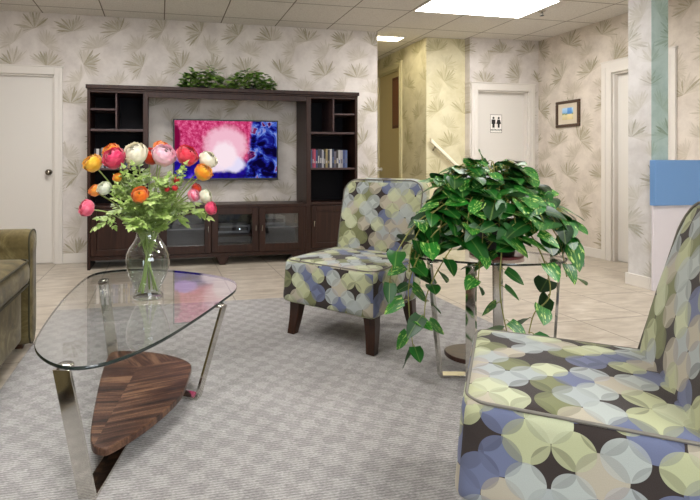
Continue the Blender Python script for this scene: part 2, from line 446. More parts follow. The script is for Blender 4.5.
struct(MB().box(XO0-.1, XH+.12, HY, HY+.1, 0, CE).build('wall_hall_far', M['paper_hall_lit_x']))
PD0, PD1, PDZ = 3.885, 4.44, 1.995
w = MB().box(XR, XR+.12, YB, PD0, 0, CE).box(XR, XR+.12, PD1, WY+.12, 0, CE).box(XR, XR+.12, PD0, PD1, PDZ, CE)
struct(w.build('wall_right', M['paper_y']))
struct(MB().box(XL-.1, XL, YB, WY+.12, 0, CE).build('wall_left', M['wall_plain']))
w = MB().box(XL-.1, .1, YB-.1, YB, 0, CE).box(2.7, XR+.1, YB-.1, YB, 0, CE).box(.1, 2.7, YB-.1, YB, 0, .8).box(.1, 2.7, YB-.1, YB, 2.1, CE)
struct(w.build('wall_front', M['wall_plain']))
wf = struct(MB().box(.1, 2.7, YB-.07, YB-.03, .8, .86).box(.1, 2.7, YB-.07, YB-.03, 2.04, 2.1).box(.1, .16, YB-.07, YB-.03, .86, 2.04)
            .box(2.64, 2.7, YB-.07, YB-.03, .86, 2.04).box(1.37, 1.43, YB-.07, YB-.03, .86, 2.04).build('window_1', M['trim']))

def casing_x(name, x0, x1, zt, w, mat, yf=WY):
    m = MB().box(x0-w, x0, yf-.022, yf, 0, zt+w).box(x1, x1+w, yf-.022, yf, 0, zt+w).box(x0, x1, yf-.022, yf, zt, zt+w)
    m.box(x0-w-.012, x1+w+.012, yf-.03, yf, zt+w, zt+w+.012)
    m.box(x0-w*.62, x0-w*.55, yf-.027, yf, 0, zt+w*.55).box(x1+w*.55, x1+w*.62, yf-.027, yf, 0, zt+w*.55)
    m.box(x0, x0+.018, yf, yf+.12, 0, zt).box(x1-.018, x1, yf, yf+.12, 0, zt).box(x0, x1, yf, yf+.12, zt-.018, zt)
    return struct(m.build(name, mat, bevel=.003))
def casing_y(name, y0, y1, zt, w, mat, xf, top=.0):
    m = MB().box(xf-.022, xf, y0-w, y0, 0, zt+w).box(xf-.022, xf, y1, y1+w, 0, zt+w).box(xf-.022, xf, y0, y1, zt, zt+w)
    m.box(xf-.03, xf, y0-w-.012, y1+w+.012, zt+w, zt+w+.012)
    m.box(xf-.028, xf, y0-w*.62, y0-w*.52, 0, zt+w*.55).box(xf-.028, xf, y1+w*.52, y1+w*.62, 0, zt+w*.55)
    m.box(xf, xf+.12, y0, y0+.018, 0, zt).box(xf, xf+.12, y1-.018, y1, 0, zt).box(xf, xf+.12, y0, y1, zt-.018, zt)
    return struct(m.build(name, mat, bevel=.003))
casing_x('trim_1', DX0, DX1, DZ, .078, M['trim'])
casing_x('trim_2', RX0, RX1, RZ, .085, M['trim'])
casing_y('trim_3', PD0, PD1, PDZ, .12, M['trim'], XR)
casing_y('trim_4', HD0, HD1, HDZ, .07, M['hall_trim'], XH)

def knob(parent, p, axis, name='door_knob'):
    m = MB().lathe([(.0, 0), (.03, 0), (.03, .008), (.012, .012), (.012, .03), (.026, .036), (.031, .05), (.026, .064), (.0, .068)], 24)
    o = m.build(name, M['knob'], parent, smooth=True)
    o.location = p
    o.rotation_euler = (PI/2, 0, 0) if axis == 'y' else (0, -PI/2, 0)
    return o
d1 = struct(MB().box(DX0+.018, DX1-.018, WY+.03, WY+.07, .006, DZ-.018).build('door_1', M['door'], bevel=.002))
knob(d1, (-1.125, WY+.03, .945), 'y')
d2 = struct(MB().box(RX0+.018, RX1-.018, WY+.05, WY+.09, .006, RZ-.018).build('door_2', M['door'], bevel=.002))
knob(d2, (4.475, WY+.05, .955), 'y')
d3 = struct(MB().box(XR+.05, XR+.09, PD0+.018, PD1-.018, .006, PDZ-.018).build('door_3', M['door'], bevel=.002))
knob(d3, (XR+.05, PD0+.075, .95), 'x')
d4 = struct(MB().box(XH+.03, XH+.07, HD0+.018, HD1-.018, .006, HDZ-.018).build('door_4', M['hall_door'], bevel=.002))
k4 = MB().lathe([(.0, 0), (.03, 0), (.03, .01), (.013, .014), (.013, .04), (.03, .045), (.034, .062), (.022, .075), (0, .078)], 20).build('door_knob', M['white_plastic'], d4, smooth=True)
k4.location = (XH+.03, HD1-.085, .95); k4.rotation_euler = (0, -PI/2, 0)

def base(name, *boxes):
    m = MB()
    for b in boxes: m.box(*b)
    return struct(m.build(name, M['trim'], bevel=.004))
BH = .10
base('baseboard_back', (XL, DX0-.079, WY-.015, WY, 0, BH), (DX1+.079, XO0, WY-.015, WY, 0, BH))
base('baseboard_right', (XR-.015, XR, PD1+.121, WY, 0, BH), (XR-.015, XR, 3.36, PD0-.121, 0, BH))
base('baseboard_hall', (XH-.015, XH, 5.6, HD0-.071, 0, BH), (XH, XO1, 5.585, 5.6, 0, BH), (XO0, XO0+.015, WY+.12, HY, 0, BH))

# column beside the reception desk
CX0, CX1, CY0, CY1 = 3.935, 4.10, 3.36, 3.565
c = thing('wall_column', 'square wallpapered column between the blue desk and the side door, teal on its front face', 'column', (CX0, CY0, 0))
c['kind'] = 'structure'
MB().box(0, CX1-CX0, 0, CY1-CY0, 0, CE).build('shaft', M['paper_col_y'], c)
MB().box(.0, CX1-CX0, -.004, 0, BH, CE).build('front_face', M['paper_col_x'], c)
MB().box(-.016, 0, 0, CY1-CY0+.016, 0, BH).box(-.016, CX1-CX0, -.016, -.0041, 0, BH).build('baseboard', M['trim'], c, bevel=.003)

# ------------------------------------------------------------------ ceiling lights, sprinkler
def ceiling_light(x0, x1, y0, y1, label, mat):
    t = thing('ceiling_light', label, 'ceiling light', (x0, y0, CE), group='ceiling light panels')
    w, h, b = x1-x0, y1-y0, .022
    MB().box(0, w, 0, b, -.008, 0).box(0, w, h-b, h, -.008, 0).box(0, b, b, h-b, -.008, 0).box(w-b, w, b, h-b, -.008, 0).build('frame', M['white_plastic'], t, bevel=.002)
    MB().box(b, w-b, b, h-b, -.005, 0).build('diffuser', mat, t)
    return t
lm = emit('panel_light', (1, .98, .97, 1), PANEL); lh = emit('hall_panel_light', (1, .92, .72, 1), HALLP)
GX = .045; TX = .6125
ceiling_light(2.505, 3.745, 4.065, 4.665, 'long bright ceiling panel in front of the restroom wall', lm)
ceiling_light(GX-2*TX, GX, 3.465, 4.065, 'long bright ceiling panel above the coffee table end of the room', lm)
ceiling_light(GX-2*TX, GX, 1.065, 1.665, 'long bright ceiling panel above the sofa', lm)
ceiling_light(2.505, 3.745, 1.065, 1.665, 'long bright ceiling panel above the patterned chair nearest the desk', lm)
ceiling_light(GX+TX, GX+3*TX, -1.335, -.735, 'long bright ceiling panel behind the viewer', lm)
ceiling_light(2.56, 2.95, 5.63, 5.86, 'small bright ceiling panel inside the hall opening', lh)
t = thing('fire_sprinkler', 'small dark fire sprinkler head on ceiling beside the bright panel', 'sprinkler', (3.80, 4.40, CE))
MB().lathe([(0, 0), (.035, 0), (.033, -.006), (.012, -.008), (.01, -.022), (0, -.022)], 20).build('escutcheon', M['steel'], t, smooth=True)
MB().tube([(0, .012, -.02), (0, .013, -.035), (0, 0, -.046)], .003, 6).tube([(0, -.012, -.02), (0, -.013, -.035), (0, 0, -.046)], .003, 6).lathe([(0, -.046), (.02, -.046), (.02, -.05), (0, -.05)], 16).build('deflector', M['black'], t, smooth=True)

# ------------------------------------------------------------------ rug
RUG = .008
tag(MB().box(-.71, 2.09, -2.3, 3.72, 0, RUG).build('area_rug', M['rug'], bevel=.003), 'large grey woven rug with a brick-like pattern on the beige tile floor', 'rug')

# ------------------------------------------------------------------ entertainment wall
CF, CB = 5.08, 5.475
def tower(label, x0, x1, mirror):
    t = thing('media_tower', label, 'cabinet', (x0, CF, 0), group='media wall towers')
    W = x1-x0; D = CB-CF; p = .028; top = 1.745
    X = (lambda x: W-x) if mirror else (lambda x: x)
    def bx(m, a, b, *r):
        a, b = sorted((X(a), X(b))); return m.box(a, b, *r)
    m = MB()
    bx(m, 0, p, 0, D, 0, top); bx(m, W-.05, W, 0, D, .0, top)
    bx(m, p, W-.05, 0, D, 1.725, top)
    bx(m, p, W-.05, .03, D, .59, .62); bx(m, p, W-.05, .01, D, .09, .13)
    m.build('carcass', M['espresso'], t, bevel=.003)
    m = MB(); bx(m, p, W-.05, D-.012, D, .13, 1.725); m.build('back_panel', M['shelfback'], t)
    m = MB(); bx(m, p, W-.05, .012, D-.012, 1.35, 1.372); m.build('shelf', M['espresso_light'], t, bevel=.002)
    m = MB(); bx(m, p, W-.05, .012, D-.012, .97, .99); m.build('shelf', M['espresso_light'], t, bevel=.002)
    m = MB(); bx(m, .262, .278, .012, D-.012, 1.372, 1.725); m.build('divider', M['espresso_light'], t, bevel=.002)
    m = MB(); bx(m, p, .262, .012, D-.012, 1.555, 1.572); m.build('shelf', M['espresso_light'], t, bevel=.002)
    d = MB(); a, b = p+.003, W-.053
    bx(d, a, a+.055, -.004, .018, .135, .587); bx(d, b-.055, b, -.004, .018, .135, .587)
    bx(d, a+.055, b-.055, -.004, .018, .53, .587); bx(d, a+.055, b-.055, -.004, .018, .135, .195); bx(d, a+.055, b-.055, .006, .014, .195, .53)
    dd = d.build('door', M['espresso'], t, bevel=.004)
    kx = X(b-.028)
    MB().box(kx-.006, kx+.006, -.022, -.0045, .37, .43).build('handle', M['steel'], dd, bevel=.003)
    return t
TL0, TL1, TR0, TR1 = -.69, -.115, 1.515, 2.09
tower('tall dark wood media tower on the left of the television', TL0, TL1, False)
tower('tall dark wood media tower on the right of the television, books in its middle shelf', TR0, TR1, True)
t = thing('cabinet_bridge', 'long dark wood top board spanning both media towers above the television', 'shelf', (TL0, CF, 1.745))
MB().box(-.012, TR1-TL0+.012, -.02, CB-CF, .018, .055).box(.0, TR1-TL0, -.006, CB-CF, 0, .018).build('top_board', M['espresso'], t, bevel=.004)
MB().box(TL1-TL0, TR0-TL0, .0, .03, -.055, 0).build('front_rail', M['espresso'], t, bevel=.003)
# console
t = thing('media_console', 'low dark wood console with three glass doors under the television', 'console', (TL1, CF, 0))
W = TR0-TL1; D = CB-CF
m = MB().box(0, W, -.012, D, .585, .615).box(0, .025, 0, D, .08, .585).box(W-.025, W, 0, D, .08, .585).box(.025, W-.025, 0, D, .10, .125)
m.box(0, W, -.004, .016, .085, .125)
for x in (.625, 1.115): m.box(x-.012, x+.012, .02, D, .125, .585)
m.box(.025, .115, .0, .02, .125, .585)
m.build('carcass', M['espresso'], t, bevel=.003)
MB().box(.025, W-.025, D-.012, D, .125, .585).build('back_panel', plain('grey_console_back', '#55565a', .5), t)
MB().box(.115, .613, .04, D-.012, .36, .372).build('shelf', M['grey_plastic'], t)
MB().box(.637, 1.103, .04, D-.012, .28, .30).build('shelf', M['espresso'], t)
MB().box(1.127, W-.025, .04, D-.012, .36, .372).build('shelf', M['grey_plastic'], t)
for i, (a, b) in enumerate(((.117, .622), (.628, 1.112), (1.118, W-.027))):
    s = .066
    d = MB().box(a, a+s, -.014, .006, .128, .583).box(b-s, b, -.014, .006, .128, .583).box(a+s, b-s, -.014, .006, .515, .583).box(a+s, b-s, -.014, .006, .128, .205)
    dd = d.build('door', M['espresso'], t, bevel=.004)
    MB().box(a+s, b-s, -.003, .0, .205, .515).build('pane', M['door_glass'], dd)
    kx = b-.03 if i < 2 else a+.03
    MB().box(kx-.005, kx+.005, -.03, -.0145, .34, .40).build('handle', M['steel'], dd, bevel=.003)
for x in (.74, W-.1):
    MB().loft([[(x-.07, 0, .085), (x+.07, 0, .085), (x+.07, .05, .085), (x-.07, .05, .085)], [(x-.045, 0, .05), (x+.045, 0, .05), (x+.045, .05, .05), (x-.045, .05, .05)],
               [(x-.03, 0, 0), (x+.03, 0, 0), (x+.03, .05, 0), (x-.03, .05, 0)]]).build('foot', M['espresso'], t, bevel=.003)
# electronics behind the glass doors
def device(name, label, x, y, z, w, d, h, mat, light=True, holes=False):
    t = thing(name, label, 'electronics', (x, y, z))
    MB().box(-w/2, w/2, 0, d, .006, h).build('case', mat, t, bevel=.004)
    MB().box(-w/2+.02, w/2-.02, -.002, 0, h*.35, h*.75).build('front_panel', M['black'], t)
    for sx in (-1, 1): MB().box(sx*(w/2-.03)-.01, sx*(w/2-.03)+.01, .03, d-.03, 0, .006).build('foot', M['black'], t)
    if light: MB().lathe([(0, 0), (.006, 0), (.006, .003), (0, .003)], 12).xf(lambda x, y, z: (x+w*.2, -z-.002, y+h*.55)).build('indicator_light', emit('white_led', (.8, .9, 1, 1), 4), t)
    return t
device('media_player', 'grey electronics box with a small white light behind the middle glass door', TL1+.86, CF+.10, .30, .36, .22, .09, M['grey_plastic'])
device('disc_player', 'flat black electronics box low behind the middle glass door', TL1+.85, CF+.10, .125, .36, .22, .06, M['black'], False)
device('game_console', 'grey electronics box behind the right glass door', TL1+1.30, CF+.12, .372, .26, .2, .10, M['grey_plastic'], False)
# books and discs
cols = ['#2b2a3a', '#7d2a44', '#a33b52', '#27305a', '#8f8d92', '#232226', '#5a5560', '#302b2a', '#1f2c44', '#8a7a52', '#2c2b30', '#b7b3b0', '#33405e', '#25222a', '#6a2f36', '#8d8a8c', '#a3a09e', '#303c66', '#4a5a80', '#23222a']
names = {'#2b2a3a': 'dark violet', '#7d2a44': 'maroon', '#a33b52': 'rose red', '#27305a': 'navy', '#8f8d92': 'grey', '#232226': 'black', '#5a5560': 'dim purple grey', '#302b2a': 'brown black', '#1f2c44': 'blue black',
         '#8a7a52': 'tan', '#2c2b30': 'charcoal', '#b7b3b0': 'pale grey', '#33405e': 'slate blue', '#25222a': 'black', '#6a2f36': 'dark red', '#8d8a8c': 'mid grey', '#a3a09e': 'light grey', '#303c66': 'blue', '#4a5a80': 'steel blue', '#23222a': 'near-black'}
ordn = ['first', 'second', 'third', 'fourth', 'fifth', 'sixth', 'seventh', 'eighth', 'ninth', 'tenth', 'eleventh', 'twelfth', 'thirteenth', 'fourteenth', 'fifteenth', 'sixteenth', 'seventeenth', 'eighteenth']
bookmats = {c: plain('book_cover_'+str(i), c, .4) for i, c in enumerate(cols)}
pages = plain('book_pages', '#cfc8b8', .8)
def book_row(x, x1, y, z, side, seq):
    k = 0
    while True:
        w = rnd.uniform(.017, .026); h = rnd.choice([.188, .192, .19, .175, .2]); c = seq[k % len(seq)]
        if x+w > x1 or k >= len(ordn): break
        t = thing('book', f'{names[c]} spine, {ordn[k]} from the left on the {side} tower book shelf', 'book', (x, y, z), group=f'books in the {side} tower')
        MB().box(0, w, 0, .14, 0, h).build('cover', bookmats[c], t, bevel=.0015)
        lc = rnd.choice(['#b7b3b0', '#a3a09e', '#8a7a52', '#4a5a80', '#5a5560'])
        MB().box(w*.25, w*.75, -.0012, 0, h*.25, h*.25+rnd.uniform(.02, .08)).build('title_band', bookmats[lc], t)
        x += w+.0015; k += 1
book_row(TR0+.053, TR1-.03, CF+.03, .99, 'right', ['#33405e', '#7d2a44', '#a33b52', '#27305a', '#2c2b30', '#2b2a3a', '#8f8d92', '#232226', '#8a7a52', '#25222a', '#b7b3b0', '#1f2c44', '#5a5560', '#302b2a', '#a3a09e', '#8d8a8c', '#303c66', '#4a5a80'])
book_row(TL0+.06, TL1-.055, CF+.03, .99, 'left', ['#25222a', '#b7b3b0', '#302b2a', '#8d8a8c', '#23222a', '#8f8d92', '#232226', '#33405e', '#4a5a80', '#303c66', '#1f2c44', '#a3a09e', '#2c2b30', '#27305a', '#8a7a52', '#232226', '#4a5a80', '#25222a'])

# television
def tv_mat():
    n = NT('television_picture'); o = n.sep(n.obj()); x, z = o[0], o[2]   # 0..1.10 , 0..0.60
    def blob(cx, cz, rx, rz, e0=.7, e1=1.15):
        a = n.m('DIVIDE', n.m('SUBTRACT', x, cx), rx); b = n.m('DIVIDE', n.m('SUBTRACT', z, cz), rz)
        d = n.m('SQRT', n.m('ADD', n.m('MULTIPLY', a, a), n.m('MULTIPLY', b, b)))
        d = n.m('ADD', d, n.m('MULTIPLY', n.m('SUBTRACT', n.noise(n.obj(), 14, 3), .5), .5))
        return n.smooth(d, e0, e1, 1, 0)
    nz = n.noise(n.obj(), 26, 4, .65)
    sky = n.ramp(nz, [(.35, lin('#a3164a')), (.5, lin('#d13f77')), (.65, lin('#ef7ba6'))])
    low = n.ramp(n.noise(n.obj(), 9, 3), [(.35, lin('#150c63')), (.6, lin('#2b16a8')), (.75, lin('#6d4fd6'))])
    col = n.mix(n.smooth(n.m('ADD', z, n.m('MULTIPLY', x, .12)), .26, .34), low, sky)
    col = n.mix(blob(.12, .26, .14, .07), col, lin('#b58be6'))
    arm = n.ramp(n.noise(n.obj(), 6, 5, .6, 1.0), [(.42, lin('#0a0530')), (.50, lin('#1b1f8c')), (.56, lin('#4f6fd0')), (.59, lin('#8d9fe0')), (.62, lin('#8a2f66')), (.68, lin('#140a48'))])
    col = n.mix(n.smooth(n.m('SUBTRACT', x, n.m('MULTIPLY', n.m('SUBTRACT', z, .3), .12)), .79, .83), col, arm)
    col = n.mix(blob(.56, .38, .25, .21), col, lin('#f6bfd2'))
    col = n.mix(blob(.45, .17, .17, .09), col, lin('#f3dff0'))
    col = n.mix(blob(.64, .17, .14, .09), col, lin('#e9e2fb'))
    col = n.mix(blob(.55, .27, .14, .16), col, lin('#ffe9f2'))
    col = n.mix(blob(.03, .45, .05, .16), col, lin('#7d0b3c'))
    e = n.n('ShaderNodeEmission'); n.put(e.inputs[0], col); e.inputs[1].default_value = .60
    n.t.links.new(e.outputs[0], n.out.inputs[0]); return n.mat
t = thing('television', 'wide black flat-screen television on the wall showing a pink and blue picture', 'television', (.136, 5.39, .855))
W, H = 1.145, .655
MB().box(0, W, 0, .045, 0, H).build('body', M['black'], t, bevel=.004)
MB().box(.015, W-.015, -.002, 0, .022, H-.015).build('screen', tv_mat(), t)
MB().box(W/2-.2, W/2+.2, 0.045, .105, H/2-.12, H/2+.12).build('wall_bracket', M['black'], t)

# ------------------------------------------------------------------ leaves
def leaf_into(m, base, dirv, up, L, Wd, droop=.25, fold=.2, heart=True, n=5):
    d = Vector(dirv).normalized(); u = Vector(up); side = d.cross(u)
    if side.length < 1e-3: side = d.cross(Vector((1, 0, 0)))
    side.normalize(); nrm = side.cross(d).normalized()
    st = []
    n = 8 if heart else 5
    prof = [(.08 if i == 0 else ((i/n)**.42*(1-i/n)**.85)/.463) for i in range(n+1)] if heart else [.1, .6, 1, .85, .45, 0]
    o = len(m.v)
    for i in range(n+1):
        t = i/n; h = prof[i]*Wd/2
        c = Vector(base)+d*(t*L)-Vector((0, 0, 1))*(droop*L*t*t)
        back = -.13*L*d if (heart and i == 1) else Vector((0, 0, 0))
        m.v += [tuple(c-side*h+nrm*(fold*h)+back), tuple(c), tuple(c+side*h+nrm*(fold*h)+back)]
        m.uv += [(.5-h/Wd, t), (.5, t), (.5+h/Wd, t)]
    for i in range(n):
        a = o+3*i
        m.f += [(a, a+1, a+4, a+3), (a+1, a+2, a+5, a+4)]

def newleaf(): m = MB(); m.uv = []; return m

# ivy on top of the media wall
def ivy(label, x, y, w, h, seed):
    r = random.Random(seed); t = thing('ivy_plant', label, 'plant', (x, y, 1.80), group='ivy plants on the media wall')
    MB().lathe([(0, 0), (.055, 0), (.07, .07), (.06, .07), (.05, .02), (0, .02)], 20).build('pot', M['pot'], t, smooth=True)
    m = newleaf(); st = newleaf()
    for k in range(330):
        a = r.uniform(0, 2*PI); e = math.asin(r.uniform(-.12, 1)); q = r.uniform(.6, 1)
        bump = .92+.1*math.sin(a*2.3+seed)+.08*math.sin(6*a)
        p = (math.cos(a)*math.cos(e)*w/2*q, math.sin(a)*math.cos(e)*.11*q, .035+max(0, math.sin(e))*(h-.035)*q*bump)
        d = (math.cos(a)*.9+r.uniform(-.4, .4), math.sin(a)-.4, r.uniform(-.3, .5))
        leaf_into(m, (p[0], p[1], max(.03, p[2])), d, (r.uniform(-.4, .4), r.uniform(-.7, .2), 1), r.uniform(.045, .075), r.uniform(.045, .065), .2, .2)
    for i, v in enumerate(m.v): m.v[i] = (v[0], v[1], max(.012, v[2]))
    m.build('foliage', M['ivy'], t, smooth=True, fix=False)
    return t
ivy('leafy ivy clump on the media wall, the left of the pair', .435, 5.26, .47, .25, 1)
ivy('leafy ivy clump on the media wall, the right of the pair', .945, 5.26, .53, .245, 5)

# ------------------------------------------------------------------ restroom sign, picture, handrail, notice
t = thing('restroom_sign', 'white restroom sign with black man and woman figures on the door', 'sign', (4.125, WY+.05, 1.535))
MB().box(-.083, .083, -.005, 0, -.115, .115).build('plate', plain('sign_plate', '#ebe7e0', .4), t, bevel=.004)
MB().box(-.083, .083, -.0056, -.005, .109, .115).box(-.083, .083, -.0056, -.005, -.115, -.109).box(-.083, -.078, -.0056, -.005, -.109, .109).box(.078, .083, -.0056, -.005, -.109, .109).build('border', plain('sign_border', '#6d655c', .5), t)
def figure(cx, skirt):
    m = MB().lathe([(0, 0), (.014, 0), (.014, .002), (0, .002)], 20).xf(lambda x, y, z: (x+cx, -.0051-z, y+.072))
    if skirt: pts = [(-.017, .052), (.017, .052), (.034, -.002), (.013, -.002), (.012, -.05), (-.012, -.05), (-.013, -.002), (-.034, -.002)]
    else: pts = [(-.026, .052), (.026, .052), (.026, -.004), (.015, -.004), (.015, -.05), (-.015, -.05), (-.015, -.004), (-.026, -.004)]
    n0 = len(m.v); m.prism(pts, 0, .002).xf(lambda x, y, z: (x+cx, -.0051-z, y), n0)
    return m.build('figure', M['black'], t)
figure(-.037, False); figure(.037, True)
fc = bpy.data.curves.new('lettering', 'FONT'); fc.body = 'RESTROOM'; fc.size = .03; fc.align_x = 'CENTER'; fc.extrude = .001
fo = bpy.data.objects.new('lettering', fc); C.objects.link(fo)
dg = bpy.context.evaluated_depsgraph_get(); me = bpy.data.meshes.new_from_object(fo.evaluated_get(dg)); bpy.data.objects.remove(fo)
me.materials.clear(); me.materials.append(M['black'])
fo = bpy.data.objects.new('lettering', me); C.objects.link(fo); fo.parent = t; fo.location = (0, -.0063, -.088); fo.rotation_euler = (PI/2, 0, 0)

def art_mat():
    n = NT('beach_print'); o = n.sep(n.obj()); y, z = o[1], o[2]
    col = n.ramp(n.m('ADD', n.m('DIVIDE', z, .14), n.m('MULTIPLY', n.m('SUBTRACT', n.noise(n.obj(), 30, 3), .5), .25)), [(0, lin('#c9b98a')), (.38, lin('#d8cda0')), (.5, lin('#6d8a5a')), (.6, lin('#7fb0d8')), (.9, lin('#a9cbe8'))])
    col = n.mix(n.smooth(n.m('ABSOLUTE', n.m('SUBTRACT', y, .052)), .030, .034, 1, 0), col, n.ramp(n.m('DIVIDE', z, .14), [(0, lin('#d5c592')), (.45, lin('#e3d3a0')), (.5, lin('#3f7fc4')), (1, lin('#6aa4e0'))]))
    return n.bsdf(col, .3)
t = thing('framed_picture', 'small beach print in a dark carved frame on the right wall', 'picture', (XR, 4.70+.325, 1.62))
w2, h2, f = .175, .155, .034
MB().box(-.022, 0, -w2, w2, h2-f, h2).box(-.022, 0, -w2, w2, -h2, -h2+f).box(-.022, 0, -w2, -w2+f, -h2+f, h2-f).box(-.022, 0, w2-f, w2, -h2+f, h2-f).build('frame', plain('carved_dark_frame', '#4a3526', .35, noise=.6, scale=90), t, bevel=.005)
MB().box(-.01, 0, -w2+f, w2-f, -h2+f, h2-f).build('mat_board', plain('mat_board', '#cfc3ae', .8), t)
a = MB().box(-.0115, -.0101, 0, .16, 0, .14).build('print', art_mat(), t); a.location = (0, -.08, -.07)

t = thing('handrail', 'white sloping handrail on the yellowish hall wall', 'handrail', (3.226, 5.548, 1.322))
ex, ez = .50, -.44
def rail_ring(x, z): return [(x-.0, -.02, z-.028), (x, .02, z-.028), (x, .02, z+.022), (x, -.02, z+.022)]
MB().loft([rail_ring(0, 0), rail_ring(ex, ez)]).build('rail', plain('white_rail_paint', '#f2ead2', .35), t, bevel=.006)
for k in (.12, .85):
    MB().tube([(ex*k, .0, ez*k-.03), (ex*k, .03, ez*k-.06), (ex*k, .051, ez*k-.07)], .008, 8).build('bracket', M['steel'], t, smooth=True)
t = thing('hall_notice', 'narrow dark brown panel on the door inside the hall', 'panel', (XH+.03, 6.36, 1.88))
MB().box(-.012, 0, -.03, .2, -.35, .36).build('board', plain('brown_board', '#5d2f1c', .5), t, bevel=.003)
MB().box(-.016, -.012, .0, .17, -.31, .32).build('face', plain('brown_board_face', '#75452c', .45), t)

# ------------------------------------------------------------------ reception desk
t = thing('reception_desk', 'white reception desk with a wide blue front band beside the column', 'reception desk', (3.895, 3.295, 0))
MB().box(0, .82, 0, .045, .693, 1.062).build('blue_band', M['blue'], t, bevel=.004)
MB().box(.022, .82, .03, .05, 0, .693).box(.26, .82, .05, .30, 0, 1.03).build('base', M['white_lam'], t, bevel=.003)
MB().box(.26, .82, .046, .33, 1.03, 1.06).build('worktop', M['white_lam'], t, bevel=.003)

# ------------------------------------------------------------------ slipper chairs
def chair(label, mid, fwd, z, bx=-.575):
    """local frame: +x forward, front edge of the seat at x=0, y across"""
    rz = math.atan2(fwd[1], fwd[0])
    t = thing('slipper_chair', label, 'chair', (mid[0], mid[1], z), rz, group='patterned slipper chairs')
    W = .60
    def sf(x, y, zz):
        k = (zz-.22)/.24
        x2 = x+(.018*(1-k) if x > -.3 else 0)
        crown = .018*max(0, 1-(y/.3)**2)*max(0, 1-((x+.3)/.32)**2) if zz > .4 else 0
        return (x2, y*(1+.03*(1-k)), zz+crown)
    m = rbox(-.30, 0, .325, .62, W, .255, .034, 14, sf)
    seat = m.build('seat', M['fabric'], t, smooth=True, boxuv=True)
    ring = []
    hx, hy, r = .302, .292, .05
    for cxs, cys, a0 in ((1, 1, 0), (-1, 1, 90), (-1, -1, 180), (1, -1, 270)):
        for k in range(6):
            a = math.radians(a0+k*18); ring.append((-.30+cxs*(hx-r)+r*math.cos(a), cys*(hy-r)+r*math.sin(a),   .4475))
    MB().tube(ring, .004, 6, True).build('piping', M['piping'], seat, smooth=True)
    def bf(x, y, zz):
        k = max(0, (zz-.30)/.62)
        x2 = x-.155*k+.02*math.sin(k*PI)
        rc = .10; q = max(0, min(1, (zz-(.925-rc))/rc)); hw = W/2-.006
        lim = (hw-rc+rc*math.sqrt(max(0, 1-q*q)))/hw if q < 1 else (hw-rc)/hw
        lim = max(lim, (hw-rc*.75)/hw)
        return (x2, y*(1+.02*k)*lim, zz)
    m = rbox(bx, 0, .615, .125, W-.012, .62, .045, 14, bf)
    back = m.build('backrest', M['fabric'], t, smooth=True, boxuv=True)
    # piping round the front rim of the backrest
    ring = []
    by, r = .280, .09
    for yy, zz in [(-by, .45)]+[(-by+r-r*math.cos(a), .825+r*math.sin(a)) for a in [i*PI/12 for i in range(7)]]+[(by-r+r*math.sin(a), .825+r*math.cos(a)) for a in [i*PI/12 for i in range(7)]]+[(by, .45)]:
        k = (zz-.30)/.62; ring.append((bx+.058-.155*k+.02*math.sin(k*PI), yy*(1+.02*k), zz))
    MB().tube(ring, .0038, 6).build('piping', M['piping'], back, smooth=True)
    def leg(x, y, dx, dy, cur):
        rings = []
        for k in range(7):
            q = k/6; h = .225*(1-q); s = (.072-.024*q)/2
            cx = x+dx*q+cur*math.sin(q*PI)*-.5; cy = y+dy*q
            rings.append([(cx-s, cy-s, h), (cx+s, cy-s, h), (cx+s, cy+s, h), (cx-s, cy+s, h)])
        return MB().loft(rings).build('leg', M['legwood'], t, bevel=.003)
    leg(-.062, -.245, .03, -.02, .02); leg(-.062, .245, .03, .02, .02)
    leg(-.55, -.24, -.07, 0, -.02); leg(-.55, .24, -.07, 0, -.02)
    return t
chair('slipper chair in circle-patterned fabric standing before the media wall', (.925, 2.700), (-.785, -.619), RUG, -.60)
chair('slipper chair in circle-patterned fabric close by at the lower right, seat towards the coffee table', (.908, 1.325), (-.794, .609), RUG, -.49)

